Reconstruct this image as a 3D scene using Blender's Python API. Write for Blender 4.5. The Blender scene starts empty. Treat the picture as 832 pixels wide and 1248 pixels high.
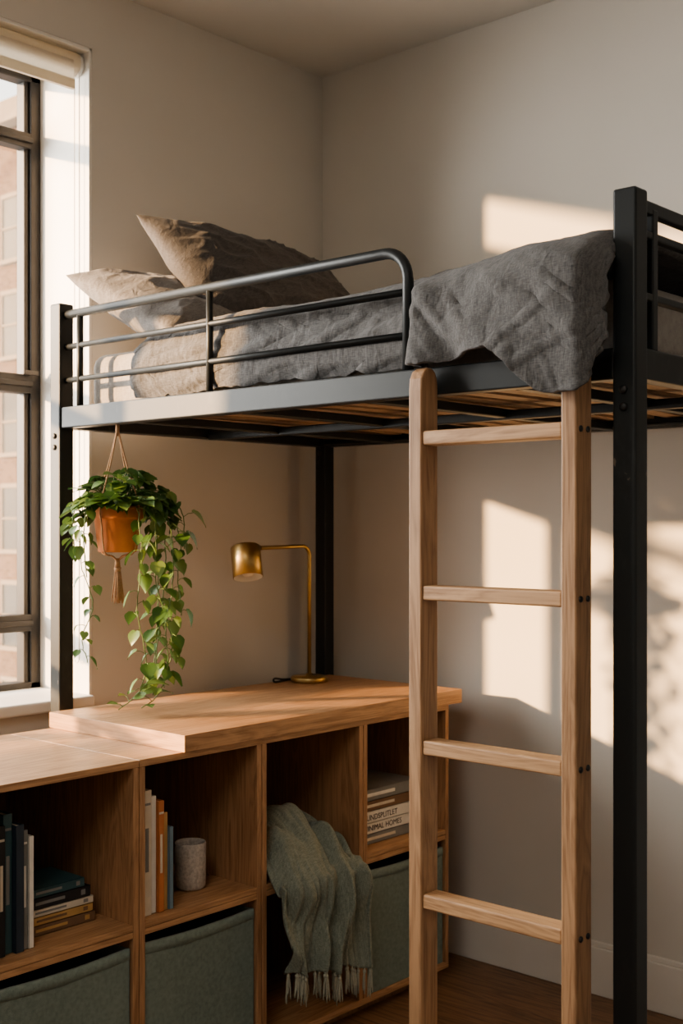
import bpy, math, random
from mathutils import Vector, Matrix, noise
random.seed(7)
scene = bpy.context.scene
COL = scene.collection

# ------------------------------------------------------------------ helpers
def nodes_of(name):
    m = bpy.data.materials.new(name); m.use_nodes = True
    nt = m.node_tree; b = nt.nodes['Principled BSDF']
    return m, nt, b
def N(nt, t, **kw):
    n = nt.nodes.new(t)
    for k, v in kw.items(): setattr(n, k, v)
    return n
def ramp(nt, stops):
    r = nt.nodes.new('ShaderNodeValToRGB'); cr = r.color_ramp
    cr.elements[0].position = stops[0][0]; cr.elements[0].color = (*stops[0][1], 1)
    cr.elements[1].position = stops[-1][0]; cr.elements[1].color = (*stops[-1][1], 1)
    for p, c in stops[1:-1]:
        e = cr.elements.new(p); e.color = (*c, 1)
    return r
def coords(nt, scale=(1,1,1), loc=(0,0,0), rot=(0,0,0)):
    tc = N(nt, 'ShaderNodeTexCoord'); mp = N(nt, 'ShaderNodeMapping')
    mp.inputs['Scale'].default_value = scale; mp.inputs['Location'].default_value = loc
    mp.inputs['Rotation'].default_value = rot
    nt.links.new(tc.outputs['Object'], mp.inputs['Vector'])
    return mp.outputs['Vector']
def bump(nt, b, height, strength=0.2, dist=0.002):
    bp = N(nt, 'ShaderNodeBump'); bp.inputs['Strength'].default_value = strength
    bp.inputs['Distance'].default_value = dist
    nt.links.new(height, bp.inputs['Height']); nt.links.new(bp.outputs['Normal'], b.inputs['Normal'])
    return bp
def mat_plain(name, col, rough=0.6, metal=0.0, var=0.08, scale=20, bstr=0.1, bdist=0.001):
    m, nt, b = nodes_of(name)
    b.inputs['Roughness'].default_value = rough; b.inputs['Metallic'].default_value = metal
    n = N(nt, 'ShaderNodeTexNoise'); n.inputs['Scale'].default_value = scale; n.inputs['Detail'].default_value = 6
    nt.links.new(coords(nt), n.inputs['Vector'])
    r = ramp(nt, [(0.3, tuple(c*(1-var) for c in col)), (0.7, tuple(min(1, c*(1+var)) for c in col))])
    nt.links.new(n.outputs['Fac'], r.inputs['Fac']); nt.links.new(r.outputs['Color'], b.inputs['Base Color'])
    if bstr: bump(nt, b, n.outputs['Fac'], bstr, bdist)
    return m
def mat_wood(name, dark, light, axis='x', rough=0.45, s=1.0):
    m, nt, b = nodes_of(name)
    k = {'x': (1.2, 13, 13), 'y': (13, 1.2, 13), 'z': (13, 13, 1.2)}[axis]
    v = coords(nt, tuple(a*s for a in k))
    n1 = N(nt, 'ShaderNodeTexNoise'); n1.inputs['Scale'].default_value = 1.6
    n1.inputs['Detail'].default_value = 5; n1.inputs['Distortion'].default_value = 1.2
    nt.links.new(v, n1.inputs['Vector'])
    k2 = {'x': (4, 170, 170), 'y': (170, 4, 170), 'z': (170, 170, 4)}[axis]
    v2 = coords(nt, k2)
    n2 = N(nt, 'ShaderNodeTexNoise'); n2.inputs['Scale'].default_value = 1.6; n2.inputs['Detail'].default_value = 3
    nt.links.new(v2, n2.inputs['Vector'])
    mul = N(nt, 'ShaderNodeMath', operation='MULTIPLY'); mul.inputs[1].default_value = 7.0
    nt.links.new(n1.outputs['Fac'], mul.inputs[0])
    fr = N(nt, 'ShaderNodeMath', operation='PINGPONG'); fr.inputs[1].default_value = 0.5
    nt.links.new(mul.outputs[0], fr.inputs[0])
    a1 = N(nt, 'ShaderNodeMath', operation='MULTIPLY_ADD'); a1.inputs[1].default_value = 0.9
    nt.links.new(fr.outputs[0], a1.inputs[0]); nt.links.new(n2.outputs['Fac'], a1.inputs[2])
    mid = tuple((a+c)/2 for a, c in zip(dark, light))
    r = ramp(nt, [(0.35, dark), (0.62, mid), (0.95, light)])
    nt.links.new(a1.outputs[0], r.inputs['Fac']); nt.links.new(r.outputs['Color'], b.inputs['Base Color'])
    b.inputs['Roughness'].default_value = rough
    bump(nt, b, n2.outputs['Fac'], 0.18, 0.001)
    return m
def mat_fabric(name, c1, c2, fine=260, bstr=0.5, rough=0.95, streak=(1,1,1), big=5, wr=0.0):
    m, nt, b = nodes_of(name)
    b.inputs['Roughness'].default_value = rough
    b.inputs['Sheen Weight'].default_value = 0.10; b.inputs['Sheen Roughness'].default_value = 0.6
    v = coords(nt)
    n0 = N(nt, 'ShaderNodeTexNoise'); n0.inputs['Scale'].default_value = big; n0.inputs['Detail'].default_value = 5
    nt.links.new(v, n0.inputs['Vector'])
    va = coords(nt, (1.0, 8.0, 1.0)); vb = coords(nt, (8.0, 1.0, 8.0))
    na = N(nt, 'ShaderNodeTexNoise'); na.inputs['Scale'].default_value = fine/4; na.inputs['Detail'].default_value = 2
    nb = N(nt, 'ShaderNodeTexNoise'); nb.inputs['Scale'].default_value = fine/4; nb.inputs['Detail'].default_value = 2
    nt.links.new(va, na.inputs['Vector']); nt.links.new(vb, nb.inputs['Vector'])
    ad = N(nt, 'ShaderNodeMath', operation='ADD'); nt.links.new(na.outputs['Fac'], ad.inputs[0]); nt.links.new(nb.outputs['Fac'], ad.inputs[1])
    m1 = N(nt, 'ShaderNodeMath', operation='MULTIPLY_ADD'); m1.inputs[1].default_value = 0.65
    nt.links.new(ad.outputs[0], m1.inputs[0])
    m0 = N(nt, 'ShaderNodeMath', operation='MULTIPLY'); m0.inputs[1].default_value = 0.35
    nt.links.new(n0.outputs['Fac'], m0.inputs[0]); nt.links.new(m0.outputs[0], m1.inputs[2])
    r = ramp(nt, [(0.6, c1), (1.0, c2)])
    nt.links.new(m1.outputs[0], r.inputs['Fac']); nt.links.new(r.outputs['Color'], b.inputs['Base Color'])
    bp = bump(nt, b, ad.outputs[0], bstr, 0.0012)
    if wr:
        nw = N(nt, 'ShaderNodeTexNoise'); nw.inputs['Scale'].default_value = 20; nw.inputs['Detail'].default_value = 3
        nw.inputs['Distortion'].default_value = 1.3; nw.inputs['Roughness'].default_value = 0.5
        nt.links.new(coords(nt, (1.0, 1.0, .6)), nw.inputs['Vector'])
        b2 = N(nt, 'ShaderNodeBump'); b2.inputs['Strength'].default_value = wr; b2.inputs['Distance'].default_value = 0.012
        nt.links.new(nw.outputs['Fac'], b2.inputs['Height']); nt.links.new(b2.outputs['Normal'], bp.inputs['Normal'])
    return m

class MB:
    def __init__(s): s.v = []; s.f = []; s.m = []; s.sm = []
    def add(s, verts, faces, mi=0, smooth=False):
        o = len(s.v); s.v += [tuple(p) for p in verts]
        for f in faces:
            s.f.append([i+o for i in f]); s.m.append(mi); s.sm.append(smooth)
    def box(s, x0, x1, y0, y1, z0, z1, mi=0):
        x0, x1 = sorted((x0, x1)); y0, y1 = sorted((y0, y1)); z0, z1 = sorted((z0, z1))
        v = [(x0,y0,z0),(x1,y0,z0),(x1,y1,z0),(x0,y1,z0),(x0,y0,z1),(x1,y0,z1),(x1,y1,z1),(x0,y1,z1)]
        s.add(v, [(0,3,2,1),(4,5,6,7),(0,1,5,4),(1,2,6,5),(2,3,7,6),(3,0,4,7)], mi)
    def tube(s, pts, rad, mi=0, seg=12, caps=True):
        pts = [Vector(p) for p in pts]; n = len(pts)
        rads = rad if isinstance(rad, (list, tuple)) else [rad]*n
        vs = []; t0 = (pts[1]-pts[0]).normalized()
        ref = Vector((0,0,1)) if abs(t0.z) < .9 else Vector((1,0,0))
        nrm = t0.cross(ref).normalized()
        for i, p in enumerate(pts):
            t = (pts[min(i+1,n-1)]-pts[max(i-1,0)]).normalized()
            nrm = (nrm - t*nrm.dot(t)).normalized(); bn = t.cross(nrm)
            for k in range(seg):
                a = 2*math.pi*k/seg
                vs.append(p + (nrm*math.cos(a)+bn*math.sin(a))*rads[min(i, len(rads)-1)])
        fs = [(i*seg+k, i*seg+(k+1)%seg, (i+1)*seg+(k+1)%seg, (i+1)*seg+k) for i in range(n-1) for k in range(seg)]
        if caps:
            fs.append(tuple(range(seg))[::-1]); fs.append(tuple((n-1)*seg+k for k in range(seg)))
        s.add(vs, fs, mi, True)
    def lathe(s, prof, M, mi=0, seg=40):
        n = len(prof); vs = []
        for r, z in prof:
            for k in range(seg):
                a = 2*math.pi*k/seg
                vs.append(M @ Vector((r*math.cos(a), r*math.sin(a), z)))
        fs = [(i*seg+k, i*seg+(k+1)%seg, (i+1)*seg+(k+1)%seg, (i+1)*seg+k) for i in range(n-1) for k in range(seg)]
        s.add(vs, fs, mi, True)
    def grid(s, P, mi=0, smooth=True):
        nu = len(P); nv = len(P[0])
        s.add([p for row in P for p in row],
              [(i*nv+j, i*nv+j+1, (i+1)*nv+j+1, (i+1)*nv+j) for i in range(nu-1) for j in range(nv-1)], mi, smooth)
    def build(s, name, mats, parent=None, bevel=0, seg=2, solid=0, soff=-1, sub=0, merge=False):
        me = bpy.data.meshes.new(name); me.from_pydata(s.v, [], s.f)
        for m in mats: me.materials.append(m)
        me.polygons.foreach_set('material_index', s.m)
        me.polygons.foreach_set('use_smooth', s.sm)
        me.update()
        ob = bpy.data.objects.new(name, me); COL.objects.link(ob)
        if merge:
            w = ob.modifiers.new('w', 'WELD'); w.merge_threshold = 0.0002
        if solid:
            so = ob.modifiers.new('s', 'SOLIDIFY'); so.thickness = solid; so.offset = soff
        if bevel:
            bv = ob.modifiers.new('b', 'BEVEL'); bv.width = bevel; bv.segments = seg; bv.limit_method = 'ANGLE'
            bv.harden_normals = False
        if sub:
            su = ob.modifiers.new('u', 'SUBSURF'); su.levels = sub; su.render_levels = sub
        if parent: ob.parent = parent
        return ob
def empty(name):
    e = bpy.data.objects.new(name, None); e.empty_display_size = 0.1; COL.objects.link(e); return e
def sstep(a, b, x):
    t = max(0, min(1, (x-a)/(b-a))); return t*t*(3-2*t)
def lerp(a, b, t): return a+(b-a)*t
def nz(x, y, z=0.0): return noise.noise(Vector((x, y, z)))
def catmull(P, n=8):
    P = [Vector(p) for p in P]; P = [P[0]*2-P[1]] + P + [P[-1]*2-P[-2]]; out = []
    for i in range(1, len(P)-2):
        for k in range(n):
            t = k/n
            out.append(0.5*((2*P[i])+(P[i+1]-P[i-1])*t+(2*P[i-1]-5*P[i]+4*P[i+1]-P[i+2])*t*t+(3*P[i]-P[i-1]-3*P[i+1]+P[i+2])*t**3))
    out.append(P[-2]); return out

# ------------------------------------------------------------------ materials
M_wall = mat_plain('wall_paint', (0.64, 0.615, 0.57), 0.9, var=0.02, scale=3, bstr=0)
M_ceil = mat_plain('ceiling_paint', (0.70, 0.675, 0.635), 0.9, var=0.02, scale=3, bstr=0)
M_trim = mat_plain('trim_paint', (0.76, 0.74, 0.70), 0.55, var=0.02, scale=8, bstr=0)
M_floor = mat_wood('floor_wood', (0.10, 0.052, 0.028), (0.26, 0.15, 0.082), 'y', 0.4, 0.8)
M_oak = mat_wood('oak', (0.29, 0.155, 0.078), (0.50, 0.30, 0.165), 'x')
M_oaky = mat_wood('oak_edge', (0.29, 0.155, 0.078), (0.49, 0.29, 0.16), 'y')
M_oakz = mat_wood('oak_upright', (0.25, 0.133, 0.068), (0.44, 0.255, 0.14), 'z')
M_lad = mat_wood('ladder_oak', (0.245, 0.135, 0.070), (0.43, 0.262, 0.148), 'z', 0.5)
M_rung = mat_wood('rung_oak', (0.31, 0.175, 0.092), (0.51, 0.32, 0.182), 'y', 0.5)
M_slat = mat_wood('slat_birch', (0.26, 0.165, 0.10), (0.42, 0.285, 0.18), 'x', 0.6)
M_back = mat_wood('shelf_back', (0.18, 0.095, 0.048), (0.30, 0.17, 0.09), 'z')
M_win = mat_plain('window_frame_paint', (0.030, 0.028, 0.026), 0.45, 0.2, var=0.1, scale=30)
M_brass = mat_plain('brass', (0.44, 0.32, 0.15), 0.38, 1.0, var=0.08, scale=60, bstr=0.05)
M_white = mat_plain('lamp_inner', (0.85, 0.8, 0.7), 0.5, var=0.01, bstr=0)
M_blk = mat_plain('black_plastic', (0.015, 0.015, 0.015), 0.5)
M_duvet = mat_fabric('linen_charcoal', (0.046, 0.046, 0.047), (0.132, 0.130, 0.130), wr=0.45)
M_pil1 = mat_fabric('linen_pillow', (0.105, 0.097, 0.091), (0.22, 0.205, 0.192), wr=0.4)
M_pil2 = mat_fabric('linen_pillow_dark', (0.034, 0.031, 0.030), (0.094, 0.085, 0.080), wr=0.4)
M_sheet = mat_fabric('sheet_cotton', (0.30, 0.28, 0.26), (0.41, 0.385, 0.36), wr=0.3)
M_throw = mat_fabric('throw_wool', (0.13, 0.155, 0.128), (0.30, 0.335, 0.28), fine=300, bstr=1.0)
M_bin = mat_fabric('bin_canvas', (0.125, 0.165, 0.145), (0.20, 0.252, 0.222), fine=400, bstr=0.3)
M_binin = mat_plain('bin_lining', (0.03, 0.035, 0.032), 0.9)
M_terra = mat_plain('terracotta', (0.55, 0.21, 0.085), 0.8, var=0.15, scale=25, bstr=0.2)
M_soil = mat_plain('soil', (0.03, 0.02, 0.012), 1.0, var=0.4, scale=80, bstr=0.8, bdist=0.01)
M_rope = mat_plain('jute', (0.42, 0.25, 0.14), 0.95, var=0.25, scale=300, bstr=0.5)
M_mug = mat_plain('stoneware', (0.44, 0.39, 0.34), 0.85, var=0.25, scale=150, bstr=0.4)
def translucent_mix(m, fac, col):
    nt = m.node_tree; b = nt.nodes['Principled BSDF']; out = nt.nodes['Material Output']
    tl = N(nt, 'ShaderNodeBsdfTranslucent'); mx = N(nt, 'ShaderNodeMixShader'); mx.inputs[0].default_value = fac
    tl.inputs['Color'].default_value = (*col, 1)
    nt.links.new(b.outputs[0], mx.inputs[1]); nt.links.new(tl.outputs[0], mx.inputs[2]); nt.links.new(mx.outputs[0], out.inputs[0])
M_shade = mat_plain('shade_fabric', (0.70, 0.64, 0.55), 0.9, var=0.03, scale=200)
translucent_mix(M_shade, .30, (.8, .72, .58))

# metal of bed with chipped paint
M_metal, nt, b = nodes_of('bed_metal')
b.inputs['Roughness'].default_value = 0.45; b.inputs['Metallic'].default_value = 0.3
n1 = N(nt, 'ShaderNodeTexNoise'); n1.inputs['Scale'].default_value = 70; n1.inputs['Detail'].default_value = 4
nt.links.new(coords(nt, (1,1,.5)), n1.inputs['Vector'])
n2 = N(nt, 'ShaderNodeTexNoise'); n2.inputs['Scale'].default_value = 6; nt.links.new(coords(nt), n2.inputs['Vector'])
mm = N(nt, 'ShaderNodeMath', operation='MULTIPLY'); nt.links.new(n1.outputs['Fac'], mm.inputs[0]); nt.links.new(n2.outputs['Fac'], mm.inputs[1])
r = ramp(nt, [(0.30, (0.018, 0.022, 0.024)), (0.455, (0.027, 0.031, 0.033)), (0.475, (0.18, 0.15, 0.12))])
nt.links.new(mm.outputs[0], r.inputs['Fac']); nt.links.new(r.outputs['Color'], b.inputs['Base Color'])

# glass
M_glass = bpy.data.materials.new('window_glass'); M_glass.use_nodes = True
nt = M_glass.node_tree; nt.nodes.clear()
o = N(nt, 'ShaderNodeOutputMaterial'); mx = N(nt, 'ShaderNodeMixShader'); tr = N(nt, 'ShaderNodeBsdfTransparent'); gl = N(nt, 'ShaderNodeBsdfGlossy')
gl.inputs['Roughness'].default_value = 0.05; mx.inputs[0].default_value = 0.04
nt.links.new(tr.outputs[0], mx.inputs[1]); nt.links.new(gl.outputs[0], mx.inputs[2]); nt.links.new(mx.outputs[0], o.inputs[0])

# leaves
M_leaf, nt, b = nodes_of('pothos_leaf')
at = N(nt, 'ShaderNodeAttribute', attribute_name='leafval')
r = ramp(nt, [(0.0, (0.028, 0.07, 0.018)), (0.5, (0.075, 0.155, 0.042)), (1.0, (0.19, 0.28, 0.085))])
nt.links.new(at.outputs['Fac'], r.inputs['Fac']); nt.links.new(r.outputs['Color'], b.inputs['Base Color'])
b.inputs['Roughness'].default_value = 0.38
out = nt.nodes['Material Output']; tl = N(nt, 'ShaderNodeBsdfTranslucent'); mx = N(nt, 'ShaderNodeMixShader'); mx.inputs[0].default_value = 0.22
nt.links.new(r.outputs['Color'], tl.inputs['Color'])
nt.links.new(b.outputs[0], mx.inputs[1]); nt.links.new(tl.outputs[0], mx.inputs[2]); nt.links.new(mx.outputs[0], out.inputs[0])
M_stem = mat_plain('pothos_stem', (0.12, 0.20, 0.06), 0.5)

# brick
M_brick, nt, b = nodes_of('brick')
tc = N(nt, 'ShaderNodeTexCoord'); sx = N(nt, 'ShaderNodeSeparateXYZ'); cx = N(nt, 'ShaderNodeCombineXYZ')
nt.links.new(tc.outputs['Object'], sx.inputs[0]); nt.links.new(sx.outputs['Y'], cx.inputs['X']); nt.links.new(sx.outputs['Z'], cx.inputs['Y'])
bk = N(nt, 'ShaderNodeTexBrick'); bk.inputs['Scale'].default_value = 2.0
bk.inputs['Color1'].default_value = (0.105, 0.062, 0.044, 1); bk.inputs['Color2'].default_value = (0.16, 0.098, 0.070, 1); bk.inputs['Mortar'].default_value = (0.15, 0.115, 0.09, 1)
nt.links.new(cx.outputs[0], bk.inputs['Vector']); nt.links.new(bk.outputs['Color'], b.inputs['Base Color']); b.inputs['Roughness'].default_value = 0.9
M_bwin = mat_plain('facade_glass', (0.045, 0.056, 0.068), 0.35, var=0.2, scale=.5, bstr=0)
M_btrim = mat_plain('facade_trim', (0.24, 0.20, 0.16), 0.8)

# ------------------------------------------------------------------ room shell
H = 2.86
XL, YF = -4.4, -4.2
OX0, OX1, OZ0, OZ1, T = -2.72, -0.963, 0.82, 2.68, 0.30
m = MB(); m.box(XL, 0.15, YF, 0.3, -0.1, 0)
m.build('floor', [M_floor])
m = MB(); m.box(XL, 0.15, YF, 0.3, H, H+.1); m.build('ceiling', [M_ceil])
m = MB(); m.box(0, .15, YF, 0.0, 0, H); m.build('wall_right', [M_wall])
m = MB()
m.box(OX1, 0.15, 0, T, 0, H); m.box(XL, OX0, 0, T, 0, H); m.box(OX0, OX1, 0, T, 0, OZ0); m.box(OX0, OX1, 0, T, OZ1, H)
m.build('wall_back', [M_wall])
m = MB(); m.box(XL-.15, XL, YF, T, 0, H); m.build('wall_left', [M_wall])
m = MB(); m.box(XL-.15, 0.15, YF-.15, YF, 0, H); m.build('wall_front', [M_wall])
m = MB(); m.box(-0.016, 0, YF, 0, 0, 0.135); m.box(-0.011, 0, YF, 0, 0.135, 0.15)
m.build('baseboard_right', [M_trim], bevel=.003)
m = MB(); m.box(XL, -0.016, -0.016, 0, 0, 0.135); m.box(XL, -0.011, -0.011, 0, 0.135, 0.15)
m.build('baseboard_back', [M_trim], bevel=.003)
m = MB()
m.box(OX1-.010, OX1, 0.0, T-.06, OZ0, OZ1); m.box(OX0, OX0+.010, 0, T-.06, OZ0, OZ1); m.box(OX0, OX1, 0, T-.06, OZ1-.010, OZ1)
m.build('trim_1', [M_trim], bevel=.002)
m = MB(); m.box(OX0+.01, OX1-.01, -0.03, T-.06, OZ0, OZ0+.032); m.build('trim_2', [M_trim], bevel=.006)

# window
win = empty('window_1')
m = MB()
wy0, wy1 = 0.235, 0.285
zb, zt = OZ0, OZ1
def frame(x0, x1):
    w = .034
    m.box(x0, x0+w, wy0, wy1, zb, zt); m.box(x1-w, x1, wy0, wy1, zb, zt)
    m.box(x0, x1, wy0, wy1, zt-.05, zt); m.box(x0, x1, wy0, wy1, zb, zb+.05)
    for z, h in ((2.455, .045), (1.743, .055), (1.044, .05)):
        m.box(x0+w, x1-w, wy0-.005, wy1-.01, z-h/2, z+h/2)
        m.box(x0+w, x1-w, wy0-.015, wy0, z-.008, z+.008)
    m.box(x0+w, x0+w+.016, wy0+.01, wy1, zb, zt); m.box(x1-w-.016, x1-w, wy0+.01, wy1, zb, zt)
frame(-2.06, OX1-.010); frame(OX0+.01, -2.06)
m.build('sash_frame', [M_win], win, bevel=.003)
m = MB(); m.box(OX0+.03, OX1-.03, wy0+.03, wy0+.033, zb+.03, zt-.03); m.build('glass', [M_glass], win)
m = MB(); m.box(-1.05, -1.0, wy0-.03, wy0-.022, 1.766, 1.78); m.box(-1.03, -1.02, wy0-.024, wy0, 1.766, 1.778); m.build('latch', [M_win], win, bevel=.002)

# roller shade
sh = empty('roller_shade')
Mx = Matrix.Translation((OX0+.02, .05, 2.638)) @ Matrix.Rotation(math.pi/2, 4, 'Y')
L = (OX1-.014) - (OX0+.02)
m = MB(); m.lathe([(0, .012), (.034, .012), (.034, L-.012), (0, L-.012)], Mx)
P = [[(x, .016, z) for z in (2.638, 2.61, 2.58)] for x in (OX0+.04, OX1-.05)]
m.grid(P, smooth=False)
m.box(OX0+.04, OX1-.05, .010, .022, 2.555, 2.582)
m.build('shade_cloth', [M_shade], sh)
m = MB(); m.lathe([(0, L-.012), (.030, L-.012), (.033, L-.008), (.033, L), (.012, L+.001), (.012, L-.003), (0, L-.003)], Mx); m.build('shade_bracket', [M_trim], sh)
m = MB()
for dy in (0, .022): m.tube([(OX1-.022, .03+dy, 2.62), (OX1-.022, .03+dy, 0.95)], .0015, seg=6)
m.tube([(OX1-.022, .03, .95), (OX1-.022, .034, .942), (OX1-.022, .041, .938), (OX1-.022, .048, .942), (OX1-.022, .052, .95)], .0015, seg=6)
m.build('bead_chain', [M_trim], sh)

# outside building
bd = empty('brick_building')
m = MB(); m.box(20, 32, 8, 70, -20, 15.2); m.build('facade', [M_brick], bd)
mw = MB(); mt = MB()
for fl in range(-6, 4):
    for k in range(3, 21):
        y = k*3.2; z = fl*3.22+.52
        mw.box(19.95, 20.1, y, y+1.0, z, z+2.05)
        mt.box(19.85, 20.0, y-.08, y+1.08, z-.14, z); mt.box(19.9, 20.0, y-.05, y+1.05, z+2.05, z+2.2)
        mt.box(19.9, 20.0, y, y+1.0, z+1.0, z+1.07); mt.box(19.9, 20.0, y-.03, y+.04, z, z+2.05); mt.box(19.9, 20.0, y+.96, y+1.03, z, z+2.05)
mt.box(19.5, 20.2, 8, 70, 14.6, 15.3)
mw.build('facade_windows', [M_bwin], bd); mt.build('facade_trim', [M_btrim], bd)

# ------------------------------------------------------------------ loft bed
bed = empty('loft_bed')
BX0, BX1, BY0, BY1 = -1.15, -0.12, -1.79, -0.12
RZ0, RZ1 = 1.585, 1.64
PT = 1.915; hs = .0225
m = MB()
for x in (BX0, BX1):
    for y in (BY0, BY1): m.box(x-hs, x+hs, y-hs, y+hs, 0.0, PT)
m.build('posts', [M_metal], bed, bevel=.005, seg=3)
m = MB()
e = .018
m.box(BX0-e, BX0+e, BY0+hs, BY1-hs, RZ0, RZ1); m.box(BX1-e, BX1+e, BY0+hs, BY1-hs, RZ0, RZ1)
m.box(BX0+hs, BX1-hs, BY0-e, BY0+e, RZ0, RZ1); m.box(BX0+hs, BX1-hs, BY1-e, BY1+e, RZ0, RZ1)
m.box(BX0+e, BX0+e+.02, BY0+hs, BY1-hs, RZ0+.004, RZ0+.012)
m.box(BX1-e-.02, BX1-e, BY0+hs, BY1-hs, RZ0+.004, RZ0+.012)
for y in (-.42, -.80, -1.18, -1.55): m.box(BX0+e, BX1-e, y-.013, y+.013, RZ0, RZ0+.022)
m.box((BX0+BX1)/2-.014, (BX0+BX1)/2+.014, BY0+e, BY1-e, RZ0-.004, RZ0+.018)
m.build('side_rails', [M_metal], bed, bevel=.003)
# guard rail
m = MB()
top = [(BX0, BY1-hs+.005, 1.885), (BX0, -1.235, 1.885)]
R0 = .06
for k in range(1, 9):
    a = math.pi/2*k/8
    top.append((BX0, -1.235-R0*math.sin(a), 1.885-R0*(1-math.cos(a))))
top.append((BX0, -1.295, RZ1-.005))
m.tube(top, .0115, seg=14)
for z in (1.80, 1.712): m.tube([(BX0, BY1-hs, z), (BX0, -1.295, z)], .0078, seg=12)
m.tube([(BX0, -.20, 1.885), (BX0, -.20, RZ1-.005)], .009)
m.tube([(BX0, -.702, 1.885), (BX0, -.702, RZ1-.005)], .0085)
m.build('guard_rail', [M_metal], bed)
m = MB()
for z, hh in ((1.893, .012), (1.845, .007), (1.735, .007)): m.box(BX0+hs-.002, BX1-hs+.002, BY0-.009, BY0+.009, z-hh, z+hh)
for x in (-1.075, -.635, -.195): m.box(x-.010, x+.010, BY0-.010, BY0+.010, RZ1, 1.893)
m.build('foot_guard', [M_metal], bed, bevel=.003)
m = MB(); y = BY1-.06
while y > BY0+.05:
    vs = []
    for i in range(13):
        t = i/12; x = lerp(BX0+e+.002, BX1-e-.002, t); z = RZ0+.024+.008*math.sin(math.pi*t)
        vs += [(x, y-.026, z), (x, y+.026, z), (x, y+.026, z+.01), (x, y-.026, z+.01)]
    fs = [(i*4+j, (i+1)*4+j, (i+1)*4+(j+1)%4, i*4+(j+1)%4) for i in range(12) for j in range(4)] + [(0,1,2,3), (48,51,50,49)]
    m.add(vs, fs); y -= .085
m.build('bed_slats', [M_slat], bed)
m = MB()
for (x, y) in ((BX0, BY0), (BX0, BY1), (BX1, BY1)):
    for z in (RZ0-.05, RZ0-.02):
        M4 = Matrix.Translation((x-hs, y, z)) @ Matrix.Rotation(-math.pi/2, 4, 'Y')
        m.lathe([(.0075, -.001), (.0075, .003), (.005, .005), (0, .005)], M4, seg=12)
m.build('frame_bolts', [M_blk], bed)

# mattress
m = MB(); m.box(-1.085, -.15, -1.745, -.15, 1.629, 1.785)
mo = m.build('mattress', [M_sheet], bevel=.035, seg=5)
for p in mo.data.polygons: p.use_smooth = True

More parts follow.
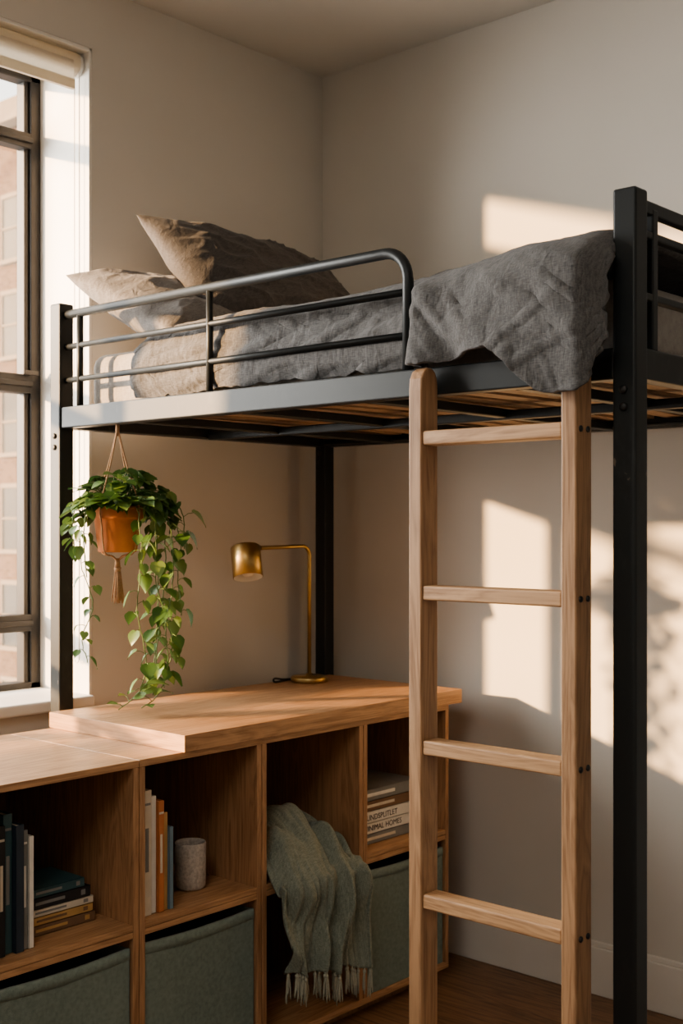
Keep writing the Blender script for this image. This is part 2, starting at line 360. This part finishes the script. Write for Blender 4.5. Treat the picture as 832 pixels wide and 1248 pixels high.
# duvet
NU = 420
rows = []
for i in range(NU+1):
    tt = i/NU
    Y = lerp(-.405, -1.757, tt)
    s = sstep(-1.322, -1.350, Y)
    q = min(max(0, (-1.715-Y)/.042), 1); qh = min(max(0, (Y+.47)/.065), 1)
    zt = 1.824 + .006*nz(Y*3, 1.3) + .024*sstep(-1.05, -1.60, Y) - .020*(1-math.sqrt(max(0, 1-q*q*.98))) - .03*(1-math.sqrt(max(0, 1-qh*qh*.98)))
    outx = -1.186 - .058*sstep(-1.40, -1.67, Y) + .045*sstep(-1.735, -1.757, Y)
    xo = lerp(-1.122, outx, s)
    hem_in = 1.652 + .008*nz(Y*5, 4.1) + .006*nz(Y*17, 2.2)
    hem_out = 1.643 + .004*nz(Y*9, 7.7) + .012*sstep(-1.42, -1.5, Y) - .094*sstep(-1.54, -1.68, Y) + .07*sstep(-1.735, -1.757, Y)
    zb_ = lerp(hem_in, hem_out, s)
    xc = lerp(-1.04, -1.035, s); rz = lerp(.050, .090, s)
    path = []
    for k in range(8): path.append((-.145, lerp(1.74, zt-.03, k/8), 0))
    for k in range(6):
        a = math.pi/2*k/6; path.append((-.175+.03*math.cos(a), zt-.03+.03*math.sin(a), 0.2))
    for k in range(60): path.append((lerp(-.175, xc, k/60), zt, 0.0))
    for k in range(30):
        a = math.pi/2*k/30; path.append((xc+(xo-xc)*math.sin(a), zt-rz+rz*math.cos(a), math.sin(a)))
    for k in range(81): path.append((xo, lerp(zt-rz, zb_, k/80), 1))
    row = []
    for j, (x, z, w) in enumerate(path):
        side = w
        D = (max(0, xc-x))+(zt-z)
        warp = .40*nz(Y*3, D*4, 40)+.06*nz(Y*11, D*11, 41)
        def rid(ax, ay, sd, wd):
            v = 1-abs(nz(ax+warp, ay+warp, sd))*wd
            return v*v*(3-2*v) if v > 0 else 0
        lo_in = nz(Y*2.5, D*13+x*3, 3.0); lo_out = nz(Y*9+D*8, D*2.2+x*3, 3.0)
        r_in = rid(Y*2.6+D*2, D*15-Y*3, 21, 3.6); r_out = rid(Y*7+D*8, D*2.4, 21, 3.6)
        r2_in = rid(Y*6, D*13+Y*4, 33, 4.5); r2_out = rid(Y*5-D*9, D*4, 33, 4.5)
        r3 = rid(Y*13+D*13, D*3.5-Y*3, 91, 4.5)
        fine = nz(Y*28+D*16, D*16+x*16, 1.0); cr = rid(Y*15+D*9, D*12-x*8, 55, 5.0)
        f = lerp(.008*lo_in+.007*r_in+.0035*r2_in, .011*lo_out+.010*r_out+.004*r2_out+.0045*r3, s) + .0010*fine + .0016*cr
        fx = -f*side
        fz = (.007*nz(Y*4-x*4, x*6, 5.0)+.004*rid(Y*5+x*3, x*7, 77, 4)+.0010*fine+.0015*cr+f*.3)*(1-side)
        if s > 0:
            hang = sstep(zt-.07, zb_, z)
            fx += math.sin(Y*36+D*11+nz(Y*5, D*3)*3.5)*.011*s*hang
        puff = (1-s)*.012*math.sin((z-1.66)/.165*math.pi*2.0+nz(Y*3, 0, 8)*1.5)*side
        fx -= puff
        X = x+fx
        if s < .5: X = max(X, -1.1360)
        if side == 1:
            if s < .5: X = min(X, -1.112)
            if z < 1.72 and s >= .5: X = min(X, -1.180)
            if z < 1.65 and -1.735 < Y < -1.69: X = min(X, -1.236)
        wob = .006*nz(z*14, x*9, 5)
        Yv = Y + .003*nz(z*20, x*9, Y*4)
        if i == 0: Yv = Y + wob
        if i > NU-14:
            kk = (i-NU+14)/14
            Yv = Y - .020*side*kk + wob*.4*kk
            if X > -1.185: Yv = max(Yv, -1.762)
        row.append((X, Yv, z+fz))
    rows.append(row)
m = MB(); m.grid(rows); m.build('duvet', [M_duvet], solid=.012, soff=1)

# pillows
def pillow(name, c, ax, ay, th, mat, seed):
    c = Vector(c); ax = Vector(ax); ay = Vector(ay); nrm = ax.cross(ay).normalized()
    n = 110; m = MB()
    for sgn in (1, -1):
        P = []
        for i in range(n+1):
            row = []
            for j in range(n+1):
                u = math.sin((2*i/n-1)*math.pi/2); v = math.sin((2*j/n-1)*math.pi/2)
                ins = .05
                uu = u*(1-ins*(1-v*v)); vv = v*(1-ins*1.5*(1-u*u))
                h = max(0, (1-abs(u)**2.8)*(1-abs(v)**2.8))**.5
                edge = min(1, 3*(1-max(abs(u), abs(v))))
                w = th*h*(1+.18*nz(u*1.3+seed, v*1.3, sgn))
                wp = .4*nz(u*1.5+seed, v*1.5, 13)
                rd = max(0, 1-abs(nz(u*1.7+v*1.2+wp, v*1.6-u*.6+seed+wp, 7*sgn))*4.0)**2
                rd2 = max(0, 1-abs(nz(u*3.2-v*2+wp, v*2.6+u*1.5+seed+wp, 5*sgn))*4.5)**2
                w += edge*(.006*nz(u*3+seed, v*3, 2*sgn)+.0010*nz(u*14, v*14+seed, 4*sgn)+.011*rd+.005*rd2)*min(1, h*2)
                wav = .006*nz(u*3+seed, v*3, 9)
                row.append(c+ax*uu+ay*vv+nrm*(sgn*w+wav))
            P.append(row if sgn == 1 else row[::-1])
        m.grid(P)
    return m.build(name, [mat], merge=True)
pillow('pillow', (-.79, -.305, 1.902), (.325, 0, .0), (0, .218, .100), .076, M_pil1, 3.1)
pillow('pillow.001', (-.590, -.335, 2.012), (.355, -.015, -.014), (0, .145, .158), .082, M_pil2, 8.4)

# ------------------------------------------------------------------ ladder
lad = empty('wooden_ladder')
m = MB()
LX0, LX1 = -1.226, -1.1735
def stile(y0, y1):
    prof = [(LX0, 0.0), (LX1, 0.0), (LX1, 1.60), (LX1-.002, 1.615), (LX1-.008, 1.627), (LX1-.018, 1.634), (LX1-.030, 1.634), (LX0+.010, 1.627), (LX0+.002, 1.612), (LX0, 1.59)]
    n = len(prof)
    vs = [(x, y0, z) for x, z in prof]+[(x, y1, z) for x, z in prof]
    m.add(vs, [tuple(range(n)), tuple(range(2*n-1, n-1, -1))]+[(i, i+n, (i+1) % n+n, (i+1) % n) for i in range(n)])
stile(-1.388, -1.357); stile(-1.728, -1.697)
m.build('stiles', [M_lad], lad, bevel=.003)
m = MB(); zr = [1.511, 1.214, .917, .622, .325, .06]
for z in zr: m.box(LX0+.003, LX1-.004, -1.697, -1.388, z-.028, z)
m.build('rungs', [M_rung], lad, bevel=.004, seg=3)
m = MB()
for z in zr:
    for dx in (.014, .038):
        M4 = Matrix.Translation((LX0+dx, -1.728, z-.013)) @ Matrix.Rotation(math.pi/2, 4, 'X')
        m.lathe([(.0056, -.001), (.0056, .002), (.0035, .0035), (0, .0035)], M4, seg=14)
m.build('bolts', [M_blk], lad)

# ------------------------------------------------------------------ bookshelf + desk
t = .016
SY0, SY1 = -.68, -.165
xs = [-2.106, -1.723, -1.340, -.957, -.574, -.190]
ZB, ZM, ZT = .035, .425, .805
shelf = empty('cube_bookshelf')
mh = MB(); mv = MB(); mb = MB()
for a, b_ in ((xs[0], xs[2]), (xs[2], xs[5])):
    mh.box(a+.001, b_-.001, SY0, SY1, ZT-t, ZT)
    mh.box(a+.001, b_-.001, SY0, SY1, ZB-.001, ZB+t)
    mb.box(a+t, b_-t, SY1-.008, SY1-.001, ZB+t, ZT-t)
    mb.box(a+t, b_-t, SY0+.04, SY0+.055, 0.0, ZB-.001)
for i in range(5):
    a = xs[i]+.001+t; b_ = xs[i+1]-.001-t
    mh.box(a, b_, SY0+.001, SY1-.01, ZM-t+.001, ZM-.0005); mh.box(a, b_, SY0+.001, SY1-.01, ZM+.0005, ZM+t-.001)
    mv.box(xs[i]+.001, xs[i]+.001+t, SY0+.0005, SY1, ZB+t-.001, ZT-t)
    mv.box(xs[i+1]-.001-t, xs[i+1]-.001, SY0+.0005, SY1, ZB+t-.001, ZT-t)
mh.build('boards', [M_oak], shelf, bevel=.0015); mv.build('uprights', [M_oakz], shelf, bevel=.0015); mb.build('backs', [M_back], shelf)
m = MB(); DR = -.140
m.box(-1.2145, DR-.0015, -.69, -.158, .8055, .845)
m.box(-1.216, -1.2145, -.69, -.158, .8055, .845, 1); m.box(DR-.0015, DR, -.69, -.158, .8055, .845, 1)
m.build('desk_top', [M_oak, M_oaky], bevel=.0012, seg=2)

# storage bins
def bin_(name, x0, x1):
    m = MB(); y0, y1, z0, z1 = SY0+.008, SY1-.03, ZB+t+.001, ZM-t-.022
    n = 14
    corners = [(x0, y0), (x1, y0), (x1, y1), (x0, y1)]
    for a in range(4):
        p, q_ = corners[a], corners[(a+1) % 4]
        nx, ny = (q_[1]-p[1]), -(q_[0]-p[0]); l = math.hypot(nx, ny); nx /= l; ny /= l
        P = []
        for i in range(n+1):
            u = i/n; row = []
            for j in range(n+1):
                v = j/n; d = -.004*math.sin(math.pi*u)*(math.sin(math.pi*v))+.0015*nz(u*4, v*4, a+x0)
                row.append((lerp(p[0], q_[0], u)+nx*d, lerp(p[1], q_[1], u)+ny*d, lerp(z0, z1, v)-.006*math.sin(math.pi*u)*v))
            P.append(row)
        m.grid(P, 0)
        P = []
        for i in range(n+1):
            u = i/n; zz = z1-.006*math.sin(math.pi*u); row = []
            for off, z in ((-.0005, zz-.024), (.0015, zz-.023), (.002, zz-.012), (.001, zz+.001), (-.006, zz+.002), (-.008, zz-.03)):
                row.append((lerp(p[0], q_[0], u)+nx*off, lerp(p[1], q_[1], u)+ny*off, z))
            P.append(row)
        m.grid(P, 0)
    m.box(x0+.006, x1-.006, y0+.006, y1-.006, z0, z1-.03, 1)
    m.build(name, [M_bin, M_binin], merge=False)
bin_('storage_bin', xs[1]+t+.006, xs[2]-t-.006)
bin_('storage_bin.001', xs[2]+t+.006, xs[3]-t-.006)
bin_('storage_bin.002', xs[4]+t+.006, xs[5]-t-.006)
bin_('storage_bin.003', xs[0]+t+.006, xs[1]-t-.006)

# books
bcols = {'navy': (0.025, 0.04, 0.06), 'black': (0.02, 0.02, 0.022), 'cream': (0.62, 0.56, 0.46), 'white': (0.72, 0.69, 0.63), 'orange': (0.50, 0.19, 0.08),
         'blue': (0.16, 0.24, 0.30), 'teal': (0.04, 0.09, 0.10), 'ochre': (0.48, 0.30, 0.12), 'brown': (0.20, 0.12, 0.07), 'grey': (0.22, 0.22, 0.21), 'pages': (0.66, 0.59, 0.47)}
BM = {k: mat_plain('book_'+k, v, 0.55, var=.06, scale=40, bstr=.05) for k, v in bcols.items()}
keys = list(bcols.keys()); bmats = [BM[k] for k in keys]
def vbook(m, x, y, z, th, dep, h, c, lab=None):
    ci = keys.index(c); pi = keys.index('pages'); cv = .002
    m.box(x, x+cv, y, y+dep, z, z+h, ci); m.box(x+th-cv, x+th, y, y+dep, z, z+h, ci); m.box(x, x+th, y, y+cv, z, z+h, ci)
    m.box(x+cv, x+th-cv, y+cv, y+dep-.004, z+.003, z+h-.004, pi)
    if lab:
        li = keys.index(lab); m.box(x+th*.3, x+th*.7, y-.0006, y+.001, z+h*.35, z+h*.70, li); m.box(x+th*.1, x+th*.9, y-.0006, y+.001, z+h*.88, z+h*.90, li)
def hbook(m, x, y, z, w, dep, th, c, lab=None):
    ci = keys.index(c); pi = keys.index('pages'); cv = .002
    m.box(x, x+w, y, y+dep, z, z+cv, ci); m.box(x, x+w, y, y+dep, z+th-cv, z+th, ci); m.box(x, x+w, y, y+cv, z, z+th, ci)
    m.box(x+.003, x+w-.003, y+cv, y+dep-.004, z+cv, z+th-cv, pi)
    if lab:
        li = keys.index(lab); m.box(x+w*.15, x+w*.6, y-.0006, y+.001, z+th*.35, z+th*.65, li); m.box(x+w*.85, x+w*.92, y-.0006, y+.001, z+th*.25, z+th*.75, li)
zs = ZM+t
m = MB(); x = xs[1]+t+.003
for th, h, dep, c, lab in ((.026, .285, .17, 'navy', 'grey'), (.018, .27, .16, 'black', 'cream'), (.022, .29, .17, 'teal', 'grey'), (.020, .265, .16, 'navy', None), (.014, .25, .16, 'grey', 'white'), (.012, .235, .15, 'white', None)):
    vbook(m, x, -.645+random.uniform(0, .02), zs, th, dep, h, c, lab); x += th+.001
m.build('book_row', bmats, bevel=.001)
m = MB(); x = xs[2]+t+.014
for th, h, dep, c, lab in ((.026, .285, .16, 'cream', 'grey'), (.018, .268, .15, 'white', None), (.017, .255, .15, 'orange', 'cream'), (.014, .225, .15, 'ochre', None), (.012, .19, .14, 'blue', None)):
    vbook(m, x, -.655+random.uniform(0, .015), zs, th, dep, h, c, lab); x += th+.001
m.build('book_row.001', bmats, bevel=.001)
m = MB(); z = zs
for th, w, c, lab, dx in ((.022, .185, 'brown', 'ochre', 0), (.018, .175, 'ochre', 'brown', .004), (.016, .18, 'cream', 'grey', 0), (.024, .17, 'black', 'grey', .002), (.020, .15, 'teal', 'grey', .006)):
    hbook(m, -1.575+dx, -.585, z, w, .13, th, c, lab); z += th+.0005
m.build('book_stack', bmats, bevel=.001)
m = MB(); z = zs
for th, w, c, lab, dx in ((.028, .29, 'grey', 'cream', 0), (.030, .30, 'white', None, .0), (.032, .30, 'white', None, .004), (.028, .28, 'brown', 'cream', .002), (.032, .27, 'grey', 'white', .010)):
    hbook(m, -.545+dx, -.625, z, w, .2, th, c, lab); z += th+.0005
bs = m.build('book_stack.001', bmats, bevel=.001)
for txt, zz in (('BUNDSPLITLET', zs+.0285+.0305+.007), ('MINIMAL HOMES', zs+.0285+.008)):
    cu = bpy.data.curves.new('spine_title', 'FONT'); cu.body = txt; cu.size = .022; cu.extrude = .0003
    o = bpy.data.objects.new('spine_title', cu); COL.objects.link(o); o.rotation_euler = (math.pi/2, 0, 0)
    o.location = (-.51, -.6254, zz); cu.materials.append(BM['black']); o.parent = bs

# cup
m = MB(); M4 = Matrix.Translation((-1.085, -.56, zs))
m.lathe([(0, 0), (.032, 0), (.037, .006), (.038, .03), (.0385, .108), (.037, .113), (.0345, .112), (.033, .105), (.033, .01), (0, .008)], M4)
m.build('ceramic_cup', [M_mug])

# throw blanket
NU_, NV = 200, 170
rows = []
X0, X1 = -.938, -.622
for i in range(NU_+1):
    u = i/NU_; row = []
    dome = math.sin(math.pi*min(1, max(0, u*.86+.10)))
    ztop = zs + .045 + .080*max(0, dome)**.8*(1-.2*u)
    zend = lerp(.225, .165, u)+.006*math.sin(u*19)
    ctrl = [(-.34, zs+.035), (-.40, zs+.03+.5*(ztop-zs)), (-.48, ztop-.008), (-.57, ztop), (-.65, ztop-.025), (-.70, ztop-.075), (-.722, zs-.01), (-.724, .37), (-.720, .30), (-.715, zend)]
    pts = catmull([(0, a, b2) for a, b2 in ctrl], 19)
    n = len(pts)
    for j, p in enumerate(pts):
        w = j/(n-1)
        hang = sstep(.42, .8, w)
        xw = (u-.5)
        sp = lerp(1.0, .95+.04*math.sin(w*3), hang)
        X = (X0+X1)/2 + xw*(X1-X0)*sp + .010*hang*(w-.5)
        ph = u*21+nz(u*2.5, w*2.0)*6.5 + (w-.5)*5.0*(u-.4)
        sfold = math.sin(ph); fold = (.5+.5*sfold)**.75
        fold2 = nz(u*14, w*3, 4)
        dY = -(.038*fold+.022*fold2+.005*nz(u*40, w*6, 2))*(.35+.65*hang)
        diag = math.sin((w*9-u*5)*2.2+nz(u*3, w*4, 12)*3)
        dZ = (.022*math.sin(ph*.7+w*7)+.016*diag+.022*nz(u*6, w*9, 6)+.004*nz(u*30, w*30, 7))*(1-hang)
        X += .010*math.sin(ph+1.6)*hang
        Xc = min(max(X, X0), X1)
        Y = p.y+dY
        if p.z < ztop-.06 and w > .5: Y = min(Y, -.694)
        row.append((Xc, Y, max(p.z+dZ, zs+.006) if (w < .5) else p.z+dZ))
    rows.append(row)
thr = empty('throw_blanket')
m = MB(); m.grid(rows); m.build('knit_cloth', [M_throw], thr, solid=.007, soff=0)
m = MB()
for k in range(26):
    i = int((k+.5)/26*NU_); p = Vector(rows[i][-1])
    for q in range(5):
        dx = random.uniform(-.006, .006); dy = random.uniform(-.004, .004); l = random.uniform(.050, .078)
        m.tube(catmull([p+Vector((0, 0, .006)), p+Vector((dx*.3, dy*.3, -.010)), p+Vector((dx, dy, -.032)), p+Vector((dx*1.4+random.uniform(-.003, .003), dy, -l))], 4), [.0020]*4+[.0025]*4+[.0020]*4+[.0012], seg=6)
    m.tube([p+Vector((0, 0, -.006)), p+Vector((0, 0, -.013))], .0045, seg=8)
m.build('fringe', [mat_fabric('throw_fringe', (0.28, 0.29, 0.23), (0.46, 0.46, 0.38), fine=400)], thr)

# ------------------------------------------------------------------ desk lamp
lamp = empty('brass_desk_lamp')
DZ = .845
Fv = Vector((.7455, .6665, 0)); Rv = Vector((.6665, -.7455, 0))
bx, by = -.315, -.235
m = MB(); M4 = Matrix.Translation((bx, by, DZ))
m.lathe([(0, 0), (.056, 0), (.058, .003), (.058, .014), (.055, .018), (.012, .019), (.010, .026), (0, .026)], M4)
pts = [(bx, by, DZ+.015), (bx, by, 1.235)]
for k in range(1, 8):
    a = math.pi/2*k/7; pts.append((bx-.03*(1-math.cos(a)), by, 1.235+.03*math.sin(a)))
pts.append((bx-.235, by, 1.262))
m.tube(pts, .0062, seg=14)
m.build('stand', [M_brass], lamp)
hd = Vector((bx-.268, by, 1.222))
up_ = (Vector((0, 0, 1)) - Rv*.12 + Fv*.34).normalized()
MR = Matrix.Translation(hd) @ up_.to_track_quat('Z', 'Y').to_matrix().to_4x4()
m = MB(); m.lathe([(0, .048), (.040, .048), (.044, .044), (.044, -.048), (.0425, -.048)], MR)
m.tube([(bx-.232, by, 1.262), (bx-.215, by, 1.262)], .009)
m.build('head', [M_brass], lamp)
m = MB(); m.lathe([(.0425, -.048), (.0415, .030), (0, .032)], MR)
m.lathe([(0, -.044), (.015, -.040), (.023, -.024), (.019, -.002), (.011, .02), (.011, .03)], MR); m.build('reflector_and_bulb', [M_white], lamp)
m = MB(); m.tube(catmull([(bx+.04, by+.03, DZ+.008), (bx-.03, by+.062, DZ+.004), (bx-.10, by+.050, DZ+.004), (bx-.085, by+.066, DZ+.012), (bx-.03, by+.072, DZ+.004), (bx+.07, by+.065, DZ+.004)], 8), .003, seg=8)
m.build('cord', [M_blk], lamp)

# ------------------------------------------------------------------ hanging plant
plant = empty('hanging_pothos')
pc = Vector((BX0, -.357, 0))
RIM = 1.378
m = MB(); M4 = Matrix.Translation((pc.x, pc.y, RIM-.116))
m.lathe([(0, 0), (.046, 0), (.049, .003), (.058, .082), (.063, .084), (.065, .088), (.0655, .112), (.063, .116), (.058, .116), (.056, .10), (.054, .09)], M4, 0)
m.build('terracotta_pot', [M_terra], plant)
m = MB(); m.lathe([(.0555, .098), (.03, .103), (0, .105)], M4); m.build('soil', [M_soil], plant)
m = MB()
hook = pc+Vector((0, 0, RZ0-.01))
for k in range(4):
    a = math.pi/2*k+.25; d = Vector((math.cos(a), math.sin(a), 0))
    m.tube(catmull([hook, pc+d*.03+Vector((0, 0, RIM+.10)), pc+d*.067+Vector((0, 0, RIM+.002)), pc+d*.064+Vector((0, 0, RIM-.045)), pc+d*.052+Vector((0, 0, RIM-.114)), pc+d*.02+Vector((0, 0, RIM-.126)), pc+Vector((0, 0, RIM-.139))], 6), .0021, seg=6)
m.tube([hook+Vector((0, 0, .009)), hook+Vector((0, 0, -.02))], .005, seg=8)
m.tube([pc+Vector((0, 0, RIM-.132)), pc+Vector((0, 0, RIM-.155))], [.006, .008], seg=10)
m.tube([pc+Vector((0, 0, RIM-.155)), pc+Vector((0, 0, RIM-.167))], [.010, .007], seg=10)
for k in range(60):
    a = random.uniform(0, 6.28); rr_ = random.uniform(0, .007)
    p = pc+Vector((math.cos(a)*rr_, math.sin(a)*rr_, RIM-.163)); q = pc+Vector((math.cos(a)*rr_*2.3, math.sin(a)*rr_*2.3, RIM-.232-random.uniform(0, .014)))
    m.tube([p, (p+q)/2, q], .0014, seg=5)
m.build('macrame_hanger', [M_rope], plant)

LV = []; LF = []; LC = []
def leaf(p, axis, nrm, size, val):
    axis = axis.normalized(); nrm = (nrm-axis*nrm.dot(axis)).normalized(); side = axis.cross(nrm)
    T_ = [0, .07, .2, .36, .54, .72, .87, 1.0]; W = [.10, .33, .46, .47, .38, .25, .11, .0]
    base = len(LV); curl = random.uniform(.05, .3); cup = random.uniform(.1, .35); tw = random.uniform(-.15, .15)
    for t_, w in zip(T_, W):
        for c_ in (-1, -.55, 0, .55, 1):
            yy = t_ - (.13*abs(c_) if t_ < .15 else 0)
            v = p + axis*(yy*size) + side*(c_*w*size*.95) + nrm*size*(cup*abs(c_)*w - curl*t_*t_ + tw*c_*t_*.4)
            LV.append(tuple(v)); LC.append(max(0, min(1, val+(.10 if c_ == 0 else 0))))
    for i in range(7):
        for j in range(4): LF.append((base+i*5+j, base+i*5+j+1, base+(i+1)*5+j+1, base+(i+1)*5+j))
stems = MB()
def petleaf(p, out, size, val, droop=.7):
    q = p+out*random.uniform(.012, .028)+Vector((0, 0, random.uniform(-.004, .01)))
    stems.tube([p, (p+q)/2+Vector((0, 0, .003)), q], .0009, seg=5, caps=False)
    ax = out*random.uniform(.4, 1)+Vector((0, 0, -droop))+Vector((random.uniform(-.3, .3), random.uniform(-.3, .3), random.uniform(-.2, .2)))
    nn = out*.8+Vector((0, 0, .7))+Vector((random.uniform(-.3, .3), random.uniform(-.3, .3), 0))
    leaf(q, ax, nn, size, val)
for k in range(210):
    a = random.uniform(0, 6.28); rr_ = .122*math.sqrt(random.random())
    d = Vector((math.cos(a), math.sin(a), 0))
    z = RIM + .004 + random.random()*(.095*(1-(rr_/.135)**2)+.01) - .02*(rr_/.12)
    front = d.dot(-Fv)
    if rr_ > .075: z -= random.random()*.035*(0.2 if front > .3 else 1)
    if front > .3 and rr_ > .04: z = max(z, RIM+.012)
    p = pc+Rv*.014+d*rr_+Vector((0, 0, z))
    root = pc+d*min(rr_, .04)*.6+Vector((0, 0, RIM-.008))
    stems.tube(catmull([root, root*.5+p*.5+Vector((0, 0, .02)), p], 3), .0011, seg=5, caps=False)
    ax = d*random.uniform(.5, 1)+Vector((random.uniform(-.5, .5), random.uniform(-.5, .5), random.uniform(-.6, .25)))
    nn = Vector((0, 0, 1))+d*.5+Vector((random.uniform(-.4, .4), random.uniform(-.4, .4), 0))
    leaf(p, ax, nn, random.uniform(.030, .048), random.uniform(.15, .85))
vines = [
 ([(.03,0,1.39),(.09,-.02,1.415),(.135,-.03,1.33),(.145,-.03,1.2),(.125,-.02,1.08),(.13,-.02,.98),(.10,0,.90),(.06,0,.868)], .036),
 ([(.03,0,1.39),(.10,.02,1.41),(.155,.02,1.30),(.15,.02,1.20),(.158,.02,1.10)], .038),
 ([(.02,-.03,1.39),(.06,-.08,1.38),(.075,-.09,1.25),(.065,-.09,1.12),(.085,-.08,1.0),(.07,-.08,.92)], .036),
 ([(-.03,0,1.39),(-.08,-.02,1.385),(-.09,-.02,1.25),(-.058,-.02,1.13),(-.085,-.02,1.05),(-.07,-.02,.985)], .026),
 ([(-.03,.0,1.39),(-.10,0,1.38),(-.115,0,1.31),(-.10,0,1.25)], .030),
 ([(.04,0,1.39),(.10,-.05,1.36),(.105,-.06,1.2),(.13,-.05,1.1),(.145,-.05,1.02),(.12,-.04,.95)], .036),
 ([(.02,.02,1.39),(.08,.05,1.38),(.095,.05,1.2),(.09,.05,1.05),(.08,.04,.95),(.04,.03,.895),(.0,.01,.862)], .034),
 ([(.03,.02,1.39),(.10,.0,1.40),(.12,.0,1.28),(.115,.0,1.15),(.10,.0,1.02),(.09,.0,.90)], .036),
 ([(.03,.02,1.39),(.12,-.01,1.40),(.165,-.01,1.36),(.17,-.01,1.27)], .038),
 ([(-.02,-.03,1.39),(-.06,-.06,1.385),(-.07,-.07,1.30),(-.065,-.06,1.2)], .024),
]
for ctrl, ls in vines:
    pts = catmull([pc+Rv*a+Fv*b2+Vector((0, 0, z)) for a, b2, z in ctrl], 8)
    pts = [p+Vector((.004*nz(p.z*30, 1, i0), .004*nz(p.z*30, 5, i0), 0)) for i0, p in enumerate(pts)]
    stems.tube(pts, .0014, seg=6)
    acc = 0; k = 0
    for a_, b_ in zip(pts[4:-1], pts[5:]):
        acc += (b_-a_).length
        if acc > .018:
            acc = 0; k += 1
            ang = k*2.4+random.uniform(-.5, .5); o_ = Vector((math.cos(ang), math.sin(ang), 0))
            if b_.z < .90: o_.z = .3
            petleaf(b_, o_, ls*random.uniform(.75, 1.3), random.uniform(.25, 1.0), droop=.75 if b_.z > .93 else .1)
me = bpy.data.meshes.new('leaves'); me.from_pydata(LV, [], LF); me.materials.append(M_leaf)
at = me.attributes.new('leafval', 'FLOAT', 'POINT'); at.data.foreach_set('value', LC)
me.polygons.foreach_set('use_smooth', [True]*len(me.polygons)); me.update()
lo = bpy.data.objects.new('leaves', me); COL.objects.link(lo); lo.parent = plant
stems.build('vines', [M_stem], plant)

# ------------------------------------------------------------------ lights
def aim(o, d): o.rotation_euler = Vector(d).to_track_quat('-Z', 'Y').to_euler()
s = bpy.data.lights.new('sun', 'SUN'); s.energy = 19.0; s.angle = math.radians(1.7); s.color = (1, .60, .28)
so = bpy.data.objects.new('sun', s); COL.objects.link(so); aim(so, (1, -.7, -.225)); so.location = (-5, 4, 4)
a = bpy.data.lights.new('sky_window_light', 'AREA'); a.energy = 320; a.size = 2.2; a.color = (1, .96, .90)
ao = bpy.data.objects.new('sky_window_light', a); COL.objects.link(ao); ao.location = (-2.9, 1.9, 2.3); aim(ao, Vector((-1.2, -.6, 1.2))-Vector(ao.location))
a = bpy.data.lights.new('added_fill_light', 'AREA'); a.energy = 31; a.size = 1.2; a.color = (1, .95, .87)  # added fill, no real fixture: out-of-view area light that brightens the interior
ao = bpy.data.objects.new('added_fill_light', a); COL.objects.link(ao); ao.location = (-3.4, -2.2, 2.8); ao.rotation_euler = (0, 0, 0)

w = bpy.data.worlds.new('World'); scene.world = w; w.use_nodes = True
bg = w.node_tree.nodes['Background']; bg.inputs[0].default_value = (1.0, .95, .88, 1); bg.inputs[1].default_value = 2.6
try:
    scene.view_settings.look = 'AgX - Medium High Contrast'
except Exception as ex:
    print('look', ex)

# ------------------------------------------------------------------ camera
cd = bpy.data.cameras.new('camera'); cam = bpy.data.objects.new('camera', cd); COL.objects.link(cam)
cd.sensor_fit = 'HORIZONTAL'; cd.sensor_width = 36; cd.lens = 1491/832*36; cd.shift_y = 16/832
cam.location = (-3.076, -2.837, 1.33)
cam.rotation_euler = (math.pi/2, 0, math.atan2(.6665, .7455)-math.pi/2)
cd.clip_start = .05; cd.dof.use_dof = True; cd.dof.focus_distance = 2.6; cd.dof.aperture_fstop = 9
scene.camera = cam
